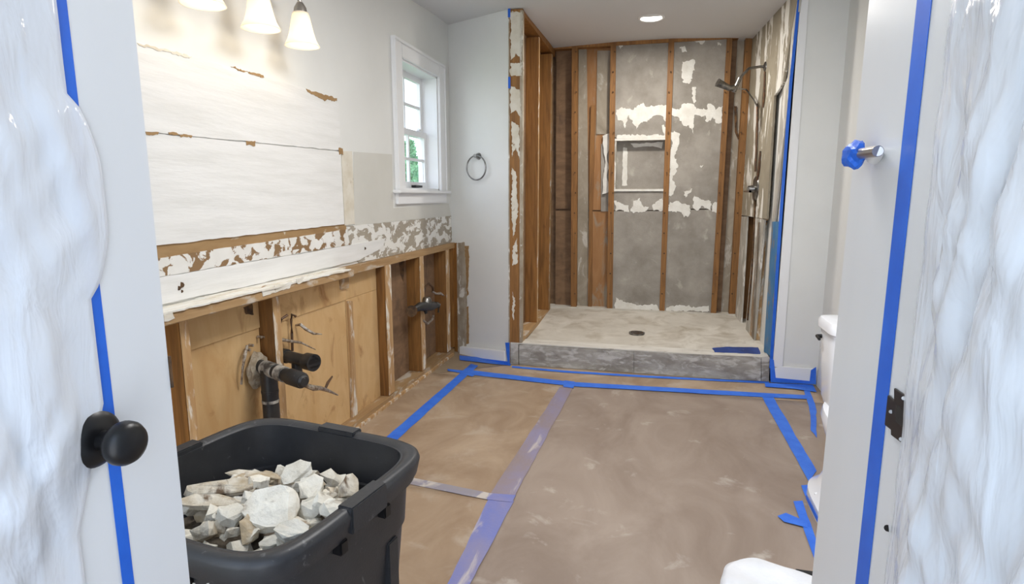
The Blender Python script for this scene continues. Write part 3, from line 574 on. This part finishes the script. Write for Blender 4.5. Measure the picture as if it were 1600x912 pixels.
# ================================================================ FIXTURES
# vanity light
vy = [1.42, 1.70, 1.985, 2.245]; vz = 1.852; vx = -1.44
vl = empty('vanity_light', (XL, 1.84, 1.85), 'four-shade brushed nickel vanity light with frosted bell shades on the left wall', 'wall lamp')
bm = loft([(0, 0, 0, .13, .065, 2.2, 0), (0, 0, .012, .13, .065, 2.2, 0), (0, 0, .022, .10, .045, 2.2, 0)], 36)
for v in bm.verts: v.co = Vector((XL+v.co.z, 1.86+v.co.x, 2.0+v.co.y))
frombm('backplate', bm, M['nickel'], vl, True)
tube('bar', arc((vx, vy[0]-.05, 2.07), (vx, 1.84, 2.10), (vx, vy[3]+.02, 2.06), 16), .009, M['nickel'], vl)
tube('support', arc((XL+.02, 1.86, 2.0), (XL+.10, 1.86, 1.99), (vx, 1.86, 2.08), 10), .012, M['nickel'], vl)
prof = [(.030, .130), (.034, .118), (.040, .09), (.047, .055), (.056, .025), (.068, .003), (.070, 0)]
for y in vy:
    tube('arm', arc((vx, y-.07, 2.08), (vx, y, 2.10), (vx, y, 2.0), 8), .008, M['nickel'], vl)
    tube('socket', [(vx, y, 2.02), (vx, y, 2.0), (vx, y, 1.975)], [.012, .024, .028], M['nickel'], vl, 20)
    sh = frombm('shade', loft([(vx, y, vz+h, r, r, 2, 0) for r, h in prof]+[(vx, y, vz+h, r-.004, r-.004, 2, 0) for r, h in prof[::-1]], 32, (False, False)), M['shade'], vl, True)
    frombm('bulb', loft([(vx, y, vz+z, r, r, 2, 0) for z, r in [(.02, .006), (.023, .018), (.035, .027), (.05, .027), (.07, .016), (.12, .013)]], 20), M['bulb'], sh, True)
    lamp('vanity_bulb_light', 'POINT', (vx, y, vz+.006), .26, WARM, .025)
# recessed light
rp = Vector((-.1, 4.6, 2.52)); zc = 2.519
rl = empty('recessed_light', (rp.x, rp.y, zc), 'round recessed ceiling light over the shower', 'ceiling light')
torus('trim_ring', (rp.x, rp.y, zc), (0, 0, 1), .085, .012, M['trim'], rl); tube('lens', [(rp.x, rp.y, zc-.004), (rp.x, rp.y, zc+.004)], .076, M['lens'], rl, 32)
lamp('recessed_lamp_light', 'AREA', (rp.x, rp.y, zc-.012), 17, (1, .95, .88), .15)
cl = empty('added_fill_fixture', (-.15, 2.0, 2.47), 'wide round fill light added out of view above the papered floor', 'ceiling light')  # unseen fixture added to house the fill lamp
tube('base', [(-.15, 2.0, 2.475), (-.15, 2.0, 2.44)], .42, M['nickel'], cl, 48); tube('diffuser', [(-.15, 2.0, 2.44), (-.15, 2.0, 2.41)], [.41, .405], M['trim'], cl, 48)
# towel ring
c0 = PT.at(748, 244); tr = empty('towel_ring', c0, 'chrome towel ring on the short wall beside the shower', 'towel ring')
tube('post', [c0, c0+PT.n*.008, c0+PT.n*.03, c0+PT.n*.045], [.026, .024, .012, .014], M['dullchrome'], tr, 20)
cr_ = PT.at(744, 262, .035); R_ = (PT.at(744, 281, .035)-PT.at(744, 243, .035)).length/2; torus('ring', cr_, PT.n+Vector((.1, 0, 0)), R_, .0055, M['dullchrome'], tr, 48)
# shower fittings
fl = PR.at(1196, 104); n = PR.n
sh = empty('hand_shower', fl, 'chrome shower head on a curved arm', 'shower head')
tube('flange', [fl, fl+n*.006, fl+n*.014], [.036, .034, .016], M['dullchrome'], sh, 24)
def aty(x, y, Y): return PY(Y).at(x, y)
p1, p2, p3 = aty(1170, 107, fl.y-.02), aty(1156, 122, fl.y-.04), aty(1147, 137, fl.y-.05)
tube('arm', [fl+n*.01, aty(1188, 104, fl.y), p1, p2, p3], .010, M['dullchrome'], sh)
hd = aty(1121, 129, fl.y-.09)
tube('head', [p3+Vector((.01, 0, -.005)), p3, aty(1140, 138, fl.y-.06), aty(1132, 134, fl.y-.07), hd], [.014, .022, .020, .024, .030], M['dullchrome'], sh, 18)
tube('swivel', [p2+Vector((0, 0, .0)), p3+Vector((0, 0, -.03))], .016, M['dullchrome'], sh, 12)
tube('hose', [p3, PR.at(1166, 140, .08), PR.at(1178, 156, .03), PR.at(1183, 166, .015)], .006, M['dullchrome'], sh, 8)
T(tube('riser_pipe', [PR.at(1183, 162, .012), PR.at(1183, 200, .012), PR.at(1181, 250, .012), PR.at(1180, 268, .012)], .008, M['copper'], None, 10), 'thin corroded riser pipe between shower head and valve', 'pipe')
T(tube('copper_stub', [PR.at(1195, 112, .008), PR.at(1194, 150, .008), PR.at(1192, 168, .008)], [.007, .009, .006], M['copper'], None, 8), 'short dark pipe stub hanging below the shower arm flange', 'pipe')
T(tube('copper_stub', [PR.at(1188, 236, .008), PR.at(1186, 262, .008), PR.at(1183, 282, .008)], [.006, .012, .007], M['copper'], None, 8), 'rusty pipe stub above the shower valve', 'pipe')
T(tube('drop_pipe', [PR.at(1180, 310, .006), PR.at(1179, 342, .006), PR.at(1175, 420, .006), PR.at(1168, 500, .006)], .007, M['soot'], None, 8), 'dark drop pipe running down below the shower valve', 'pipe')
vc = PR.at(1181, 295); sv = empty('shower_valve', vc, 'chrome shower valve with lever handle on the streaked wall', 'valve')
tube('escutcheon', [vc, vc+n*.008, vc+n*.016], [.10, .094, .04], M['dullchrome'], sv, 32); tube('body', [vc+n*.014, vc+n*.06], [.032, .022], M['dullchrome'], sv, 20)
tube('lever', [vc+n*.055, PR.at(1172, 299, .06), PR.at(1163, 299, .07)], [.012, .010, .006], M['chrome'], sv, 12)
# towel bar stub on the jamb
q0, q1 = PJ.at(1366, 240), PJ.at(1338, 241, .022)
tb = empty('towel_bar', q0, 'short steel towel bar with its end wrapped in blue tape', 'towel bar')
pb = PJ.at(1372, 236, .018)
tube('rod', [pb, q1], .0070, M['nickel'], tb, 16); tube('bracket', [PJ.at(1368, 243), PJ.at(1366, 244, .006), pb], [.012, .010, .006], M['trim'], tb, 16)
bm = bmesh.new(); bmesh.ops.create_icosphere(bm, subdivisions=3, radius=1); dd = (q1-pb).normalized()
for v in bm.verts:
    w_ = v.co*(1+.35*noise.noise(v.co*1.7)); v.co = q1+Vector((w_.x*.013, w_.y*.026, w_.z*.018))+dd*.006
frombm('tape_wrap', bm, M['bluedeep'], tb, False)
# ================================================================ PIPES ON THE LEFT WALL
a = PX(-1.585).at(405, 571); e = PZ(a.z-.012).at(474, 595)
dp = empty('drain_pipe', (a.x, a.y, 0), 'black drain pipe with smeared collars, capped end and vertical drop', 'pipe')
L_ = lambda t: a+(e-a)*t
tube('stub', [L_(0), L_(1)], .027, M['abs'], dp, 20); tube('collar', [L_(.14), L_(.38)], .031, M['abstape'], dp, 20); tube('collar', [L_(.46), L_(.60)], .0315, M['abstape'], dp, 20); tube('cap', [L_(.72), L_(.97), L_(1.03)], [.033, .032, .018], M['abs'], dp, 20)
vb = L_(.22); tube('drop', [vb+Vector((0, 0, 0)), vb+Vector((0, .0, -.25)), Vector((vb.x, vb.y, .0))], .033, M['abs'], dp, 20)
for z in (.09, .13, .22): tube('band', [vb+Vector((0, 0, -z)), vb+Vector((0, 0, -z-.012))], .0345, M['abstape'] if z > .1 else M['abs'], dp, 20)
bm = bmesh.new(); bmesh.ops.create_icosphere(bm, subdivisions=3, radius=1)
for v in bm.verts: w_ = v.co*(1+.3*noise.noise(v.co*2.3)); v.co = a+Vector((-.008+w_.x*.022, w_.y*.058, -.02+w_.z*.075))
frombm('sealant', bm, M['pipemud'], dp, True)
a2 = PX(-1.60).at(434, 553); e2_ = PZ(a2.z-.004).at(488, 566); L2 = lambda t: a2+(e2_-a2)*t
d2p = empty('drain_stub', (a2.x, a2.y, a2.z), 'black drain stub with open bell end above the capped pipe', 'pipe')
tube('pipe', [L2(0), L2(.9)], .026, M['abs'], d2p, 20); tube('collar', [L2(.05), L2(.28)], .031, M['abs'], d2p, 20)
tube('bell', [L2(.78), L2(.84), L2(1.05), L2(1.05), L2(.9)], [.026, .036, .037, .029, .027], M['abs'], d2p, 24, False); tube('inside', [L2(.9), L2(.905)], .028, M['dark'], d2p, 20)
tube('tee', [L2(.55), L2(.55)+Vector((0, 0, -.07))], .022, M['abs'], d2p, 16)
PS = PX(-1.59)
def stub(pts, r, m, label, cat='pipe'): return T(tube('supply_stub', [PX(-1.60+o).at(x, y) for x, y, o in pts], r, M[m], None, 8), label, cat)
stub([(434, 508, .0), (437, 507, .02), (440, 498, .03), (449, 492, .04)], .006, 'copper', 'bent corroded pipe end beside the pony wall stud')
stub([(462, 494, .03), (456, 491, .03), (455, 500, .02), (456, 520, .02), (457, 548, .02)], .006, 'copper', 'hooked upright copper pipe above the open bell')
stub([(462, 508, .0), (470, 507, .03), (478, 514, .05), (490, 521, .08), (503, 522, .1)], [.005, .008, .008, .006, .002], 'wire', 'twisted metal strap sticking out above the drain stubs')
stub([(437, 530, .01), (455, 533, .03), (470, 535, .05), (493, 546, .08)], [.008, .007, .005, .002], 'wire', 'thin pale torn strap crossing the upright copper pipe')
stub([(478, 602, .16), (490, 606, .17), (500, 606, .16), (513, 610, .16), (528, 617, .15)], [.010, .013, .010, .008, .003], 'wire', 'ragged pale strap end beyond the capped drain pipe')
stub([(508, 608, .16), (512, 598, .15), (519, 588, .14)], [.006, .007, .004], 'copper', 'short rusty pipe spur beyond the capped drain pipe')
stub([(386, 540, .0), (382, 556, .015), (379, 576, .015), (377, 600, .0)], [.006, .008, .005, .005], 'wire', 'thin peeling metal strip left of the sealant lump')
for i, (x, y) in enumerate([(384, 546), (389, 539), (402, 526), (408, 526)]):
    c = PX(-1.612).at(x, y); T(tube('screw_anchor', [c, c+Vector((.02, 0, 0))], .006, M['wire'], None, 8), 'small metal screw anchor in the tan backing above the sealant', 'screw', 'screw anchors above the drain')
c = PX(-1.56).at(665, 476); vv = empty('water_valve', c, 'grimy black and chrome valve cluster between the far studs', 'valve')
tube('body', [PX(-1.54).at(645, 484), PX(-1.53).at(656, 479), PX(-1.51).at(672, 478), PX(-1.49).at(684, 476)], [.016, .030, .034, .020], M['abs'], vv, 16)
tube('bonnet', [PX(-1.52).at(666, 480), PX(-1.52).at(667, 468), PX(-1.52).at(667, 464)], [.028, .034, .024], M['dullchrome'], vv, 16)
tube('handle', [PX(-1.49).at(680, 474), PX(-1.48).at(686, 476), PX(-1.48).at(685, 488)], [.014, .014, .008], M['dullchrome'], vv, 10)
tube('spigot', [PX(-1.52).at(664, 482), PX(-1.51).at(666, 490)], [.016, .010], M['black'], vv, 10)
tube('rosette', [PX(-1.545).at(643, 486), PX(-1.538).at(643, 486)], .038, M['soot'], vv, 18)
T(tube('supply_loop', [PX(-1.56).at(662, 466), PX(-1.56).at(664, 449), PX(-1.55).at(670, 443), PX(-1.54).at(676, 448), PX(-1.54).at(677, 456)], .008, M['copper'], None, 8), 'bent copper loop above the valve cluster', 'pipe')
T(tube('chain', [PX(-1.53).at(675, 455), PX(-1.51).at(682, 459), PX(-1.50).at(688, 458), PX(-1.49).at(694, 462)], [.006, .008, .010, .004], M['wire'], None, 8), 'short bright metal chain beside the copper loop', 'chain')
T(tube('supply_loop', [PX(-1.54).at(661, 500), PX(-1.54).at(668, 506), PX(-1.53).at(676, 498), PX(-1.53).at(677, 492)], .008, M['wire'], None, 8), 'pale bent tube below the valve cluster', 'pipe')
# ================================================================ TOILET
tx, ty = .865, 2.56
to = empty('toilet', (tx, 2.35, 0), 'white porcelain toilet with tank and dark flush lever', 'toilet')
frombm('tank', loft([(tx, ty, .39, .155, .10, 5, 0), (tx, ty, .42, .165, .108, 5, 0), (tx, ty, .70, .182, .125, 6, 0), (tx, ty, .705, .18, .123, 6, 0)], 48), M['porc'], to, True)
frombm('lid', loft([(tx, ty, .705, .186, .13, 6, 0), (tx, ty, .712, .194, .138, 6, 0), (tx, ty, .738, .194, .138, 6, 0), (tx, ty, .75, .186, .13, 6, 0), (tx, ty, .754, .16, .105, 5, 0)], 48), M['porc'], to, True)
frombm('bowl', loft([(tx-.018, 2.36, .0, .205, .30, 3, 0), (tx-.018, 2.36, .05, .203, .295, 3, 0), (tx-.01, 2.37, .075, .185, .27, 2.6, 0), (tx, 2.37, .16, .165, .24, 2.4, 0), (tx, 2.34, .27, .175, .27, 2.4, 0), (tx, 2.30, .33, .197, .33, 2.6, 0), (tx, 2.30, .375, .205, .37, 2.8, 0), (tx, 2.31, .40, .195, .36, 2.8, 0), (tx, 2.40, .41, .15, .24, 2.8, 0)], 48), M['porc'], to, True)
frombm('seat', loft([(tx, 2.15, .400, .185, .22, 2.3, 0), (tx, 2.15, .425, .185, .22, 2.3, 0), (tx, 2.15, .435, .15, .18, 2.3, 0)], 40), M['porc'], to, True)
lv = tube('flush_lever', [(tx-.183, 2.61, .672), (tx-.199, 2.61, .672), (tx-.201, 2.57, .668)], [.009, .008, .006], M['black'], to, 12)
tube('bolt_cap', [(tx-.195, 2.42, .05), (tx-.195, 2.42, .065), (tx-.195, 2.42, .07)], [.014, .013, .006], M['porc'], to, 14)
T(prism('masking_tape', [V((tx-.226, 2.24, .02)), V((tx-.226, 2.46, .02)), V((tx-.226, 2.46, .04)), V((tx-.226, 2.24, .04))], (-1, 0, 0), .002, M['blue']), 'blue tape band on the toilet base', 'tape')
# ================================================================ RUBBLE BIN
bx, by, rot, zr = -.86, 1.085, math.radians(-9), .62
bn = empty('rubble_bin', (bx, by, 0), 'black square plastic bin full of plaster rubble beside the door', 'bin')
E_ = 5.5
def rg(z, h, e=E_): return (bx, by, z, h, h*.96, e, rot)
bm = loft([rg(0, .215), rg(.012, .222), rg(.45, .258), rg(.452, .263), rg(zr-.02, .272), rg(zr-.004, .272), rg(zr-.004, .258), rg(.50, .250), rg(.498, .242), rg(.06, .205)], 96)
frombm('body', bm, M['binp'], bn, True)
frombm('rim', loft([rg(zr-.058, .275), rg(zr-.058, .285), rg(zr-.046, .287), rg(zr-.044, .291), rg(zr-.012, .297), rg(zr-.002, .294), rg(zr+.004, .286), rg(zr+.004, .272), rg(zr-.004, .262), rg(zr-.058, .262)], 96, (False, False)), M['binp'], bn, True)
Rm = Matrix.Rotation(rot, 4, 'Z')
def bpt(x, y, z): return Vector((bx, by, z))+Rm @ Vector((x, y, 0))
def bbox(name, a, b, m='binp'):
    bm = bmesh.new(); add_box(bm, a, b); bmesh.ops.bevel(bm, geom=bm.edges[:], offset=.003, segments=2, affect='EDGES')
    for v in bm.verts: v.co = bpt(v.co.x, v.co.y, v.co.z)
    return frombm(name, bm, M[m], bn, True)
h = .296
for s in (-1, 1):
    bbox('rim_saddle', (s*(h-.034), -.06, zr-.05), (s*(h+.004), .06, zr+.008)); bbox('rim_saddle', (-.06, s*(h*.96-.034), zr-.05), (.06, s*(h*.96+.004), zr+.008))
    for t in (-.075, .075):
        bbox('clip', (s*(h-.03), t-.012, zr-.085), (s*(h-.006), t+.012, zr-.055), 'black'); bbox('clip', (t-.012, s*(h*.96-.03), zr-.085), (t+.012, s*(h*.96-.006), zr-.055), 'black')
    for t in (-.13, .13):
        bbox('rib', (s*.236, t-.02, .05), (s*.262, t+.02, .44)); bbox('rib', (t-.02, s*.226, .05), (t+.02, s*.252, .44))
PBN = Plane(bpt(0, -.256, .5), Rm @ Vector((0, -1, 0)))
for i in range(9):
    x, y = 300+i*5+random.uniform(-2, 2), 886+random.uniform(-4, 22); q = [(x, y), (x+5, y+2), (x+6, y+7), (x+2, y+9)]
    torn('scuff', PBN, q, 0, .0012, M['thin'], bn, .004, .008, i)
bm = bmesh.new(); nn = 26; g = []
def heap(u, v): return .562-.022*(u*u+v*v)*1.0+.026*noise.noise(Vector((u*5, v*5, 3)))-.012*max(0, v)
for j in range(nn+1):
    g.append([])
    for i in range(nn+1):
        u, v = 2*i/nn-1, 2*j/nn-1; g[-1].append(bm.verts.new(bpt(u*.225, v*.215, heap(u, v)-.062)))
for j in range(nn):
    for i in range(nn): bm.faces.new((g[j][i], g[j][i+1], g[j+1][i+1], g[j+1][i]))
r = bmesh.ops.extrude_face_region(bm, geom=bm.faces[:])
for v in r['geom']:
    if isinstance(v, bmesh.types.BMVert): v.co.z = .10; v.co.x = bx+(v.co.x-bx)*.86; v.co.y = by+(v.co.y-by)*.86
T(frombm('rubble_dust', bm, M['dust'], None, True), 'fine grey plaster dust and crumbs under the bin rubble', 'rubble', None, 'stuff')
def chunk(c, sx_, sy_, sz_, eul, m, label, seed, group=None, npt=16):
    rnd = random.Random(seed); bm = bmesh.new()
    for i in range(npt):
        an = rnd.uniform(0, 6.283); zz = rnd.choice((-1, 1))*rnd.uniform(.55, 1); rr = rnd.uniform(.72, 1.05)
        bm.verts.new((math.cos(an)*rr, math.sin(an)*rr, zz))
    r = bmesh.ops.convex_hull(bm, input=bm.verts[:]); bmesh.ops.delete(bm, geom=[v for v in bm.verts if not v.link_faces], context='VERTS')
    bmesh.ops.subdivide_edges(bm, edges=bm.edges[:], cuts=1)
    mt = Matrix.Translation(c) @ Matrix.Rotation(eul[2], 4, 'Z') @ Matrix.Rotation(eul[0], 4, 'X') @ Matrix.Rotation(eul[1], 4, 'Y')
    for v in bm.verts:
        p = Vector((v.co.x*sx_, v.co.y*sy_, v.co.z*sz_)); p += noise.noise_vector(p*60+Vector((seed, 0, 0)))*min(.005, sz_*.5); v.co = mt @ p
    return T(frombm('rubble_chunk', bm, m, None), label, 'rubble', group)
hero = [(425, 795, .575, .058, .046, .012, (.62, .1, .1), 'chunk', 'large flat white plaster slab lying on top of the rubble'),
        (462, 739, .57, .042, .030, .010, (.5, -.35, .3), 'chunk', 'angular white plaster piece propped up toward the bin back'),
        (352, 763, .555, .085, .022, .010, (.35, .0, .42), 'chunkb', 'long brown and white board shard on the rubble'),
        (325, 784, .55, .075, .018, .008, (.3, .1, .30), 'chunkb', 'long dark-edged board shard near the bin wall'),
        (400, 742, .555, .07, .016, .010, (.3, .0, .2), 'chunkb', 'greyish board shard across the rubble back'),
        (408, 752, .573, .020, .017, .012, (.2, 0, 0), 'chunk', 'smooth rounded white lump between the board shards'),
        (395, 778, .57, .022, .014, .011, (.3, .2, .5), 'chunk', 'oval grey white lump left of the large slab'),
        (485, 763, .57, .030, .030, .016, (.6, .3, .2), 'chunk', 'blocky white plaster lump right of the large slab'),
        (505, 783, .56, .026, .020, .014, (.5, .5, .9), 'chunk', 'white plaster wedge tilted toward the bin wall'),
        (362, 805, .56, .030, .022, .016, (.3, .2, .4), 'chunk', 'lumpy white plaster piece left below the large slab'),
        (455, 830, .56, .032, .022, .012, (.5, .2, .3), 'chunk', 'white plaster flake below the large slab'),
        (520, 795, .555, .026, .022, .014, (.4, .5, .2), 'chunk', 'white plaster block by the bin right wall'),
        (470, 760, .57, .020, .012, .010, (.5, .6, .9), 'chunk', 'small curved white piece beside the large slab'),
        (545, 762, .55, .022, .03, .016, (.3, .6, .2), 'chunkb', 'brown streaked chunk at the bin far corner')]
for i, (x, y, z, a, b, c, eu, m, lb) in enumerate(hero): chunk(PZ(z).at(x, y), a*1.12, b*1.12, c, eu, M[m], lb, 100+i, None, 26)
rnd = random.Random(21)
for i in range(120):
    u, v = rnd.uniform(-1, 1), rnd.uniform(-1, 1); p = bpt(u*.20, v*.19, heap(u, v)-.03+rnd.uniform(0, .026)); s_ = rnd.uniform(.013, .034); br = rnd.random() < .36
    wh = 'at the heap middle' if max(abs(u), abs(v)) < .45 else ('by the bin wall facing the opened studs' if u < -abs(v) else 'by the bin wall facing the taped floor' if u > abs(v) else 'by the bin wall facing the shower' if v > 0 else 'by the bin wall facing the door')
    chunk(p, s_*rnd.uniform(.9, 1.4), s_*rnd.uniform(.6, 1), s_*rnd.uniform(.35, .7), (rnd.uniform(-.7, .7), rnd.uniform(-.6, .6), rnd.uniform(0, 6.28)), M['chunkb' if br else 'chunk'], ('brown-stained' if br else 'pale')+(' large' if s_ > .0255 else ' small')+' plaster chunk '+wh, 200+i, 'plaster rubble in the bin', 12)
# ================================================================ LINED PAIL AT THE LOWER RIGHT
px_, py_ = .318, 1.41
lp = empty('lined_pail', (px_, py_, 0), 'dark pail lined with a crumpled white bag on the floor paper', 'pail')
frombm('pail', loft([(px_, py_, .008, .085, .08, 3, -.2), (px_, py_, .05, .09, .085, 3, -.2), (px_, py_, .27, .118, .105, 3, -.2)], 40), M['navy'], lp, True)
bm = loft([(px_, py_, .235, .121, .108, 3, -.2), (px_, py_, .262, .127, .113, 3.2, -.2), (px_, py_, .292, .126, .113, 3.2, -.2), (px_, py_, .304, .115, .10, 3, -.2), (px_+.006, py_, .300, .08, .07, 2.6, -.2), (px_+.01, py_, .290, .03, .03, 2.4, -.2)], 56)
for v in bm.verts: v.co += Vector((0, 0, 1))*.012*noise.noise(v.co*16)+Vector((1, 0, 0))*.006*noise.noise(v.co*22+Vector((5, 0, 0)))
frombm('liner', bm, M['bag'], lp, 'all')
hp = PZ(.25).at(1261, 902); box('handle', (hp.x-.03, hp.y-.01, .235), (hp.x+.05, hp.y+.012, .265), M['black'], lp, .003)
# ================================================================ OUTSIDE THE WINDOW
struct(T(box('ground', (-40, -10, -3.2), (-2.5, 60, -3.0), M['grass']), 'lawn outside the window'))
def tree(px, X, top_px, rad, label, seed):
    b = PX(X).at(*px); t_ = PX(X).at(*top_px); z1 = t_.z; x, y = b.x, b.y; rnd = random.Random(seed)
    e = empty('tree', (x, y, -3), label, 'tree')
    tube('trunk', [(x, y, -3), (x, y, z1-.5)], [.14, .03], M['bark'], e, 8); bm = bmesh.new()
    for i in range(5200):
        h = rnd.random()**.8; z = -2.2+(z1+2.2)*h; r = rad*(1-h*.93)*rnd.random()**.35; an = rnd.uniform(0, 6.283)
        c = V((x+r*math.cos(an), y+r*math.sin(an), z-.15*r)); s_ = rnd.uniform(.06, .13)
        u = V((rnd.uniform(-1, 1), rnd.uniform(-1, 1), rnd.uniform(-1, 1))).normalized(); w_ = u.orthogonal().normalized()
        bm.faces.new([bm.verts.new(c+u*s_*1.5), bm.verts.new(c+w_*s_*.6), bm.verts.new(c-u*s_*1.5), bm.verts.new(c-w_*s_*.6)])
    frombm('crown', bm, M['leaf'], e)
tree((641, 290), -7.5, (640, 222), 1.15, 'green conifer standing outside the window', 5)
tree((629, 290), -9.0, (628, 248), 1.2, 'lower green conifer behind the window stile', 6)
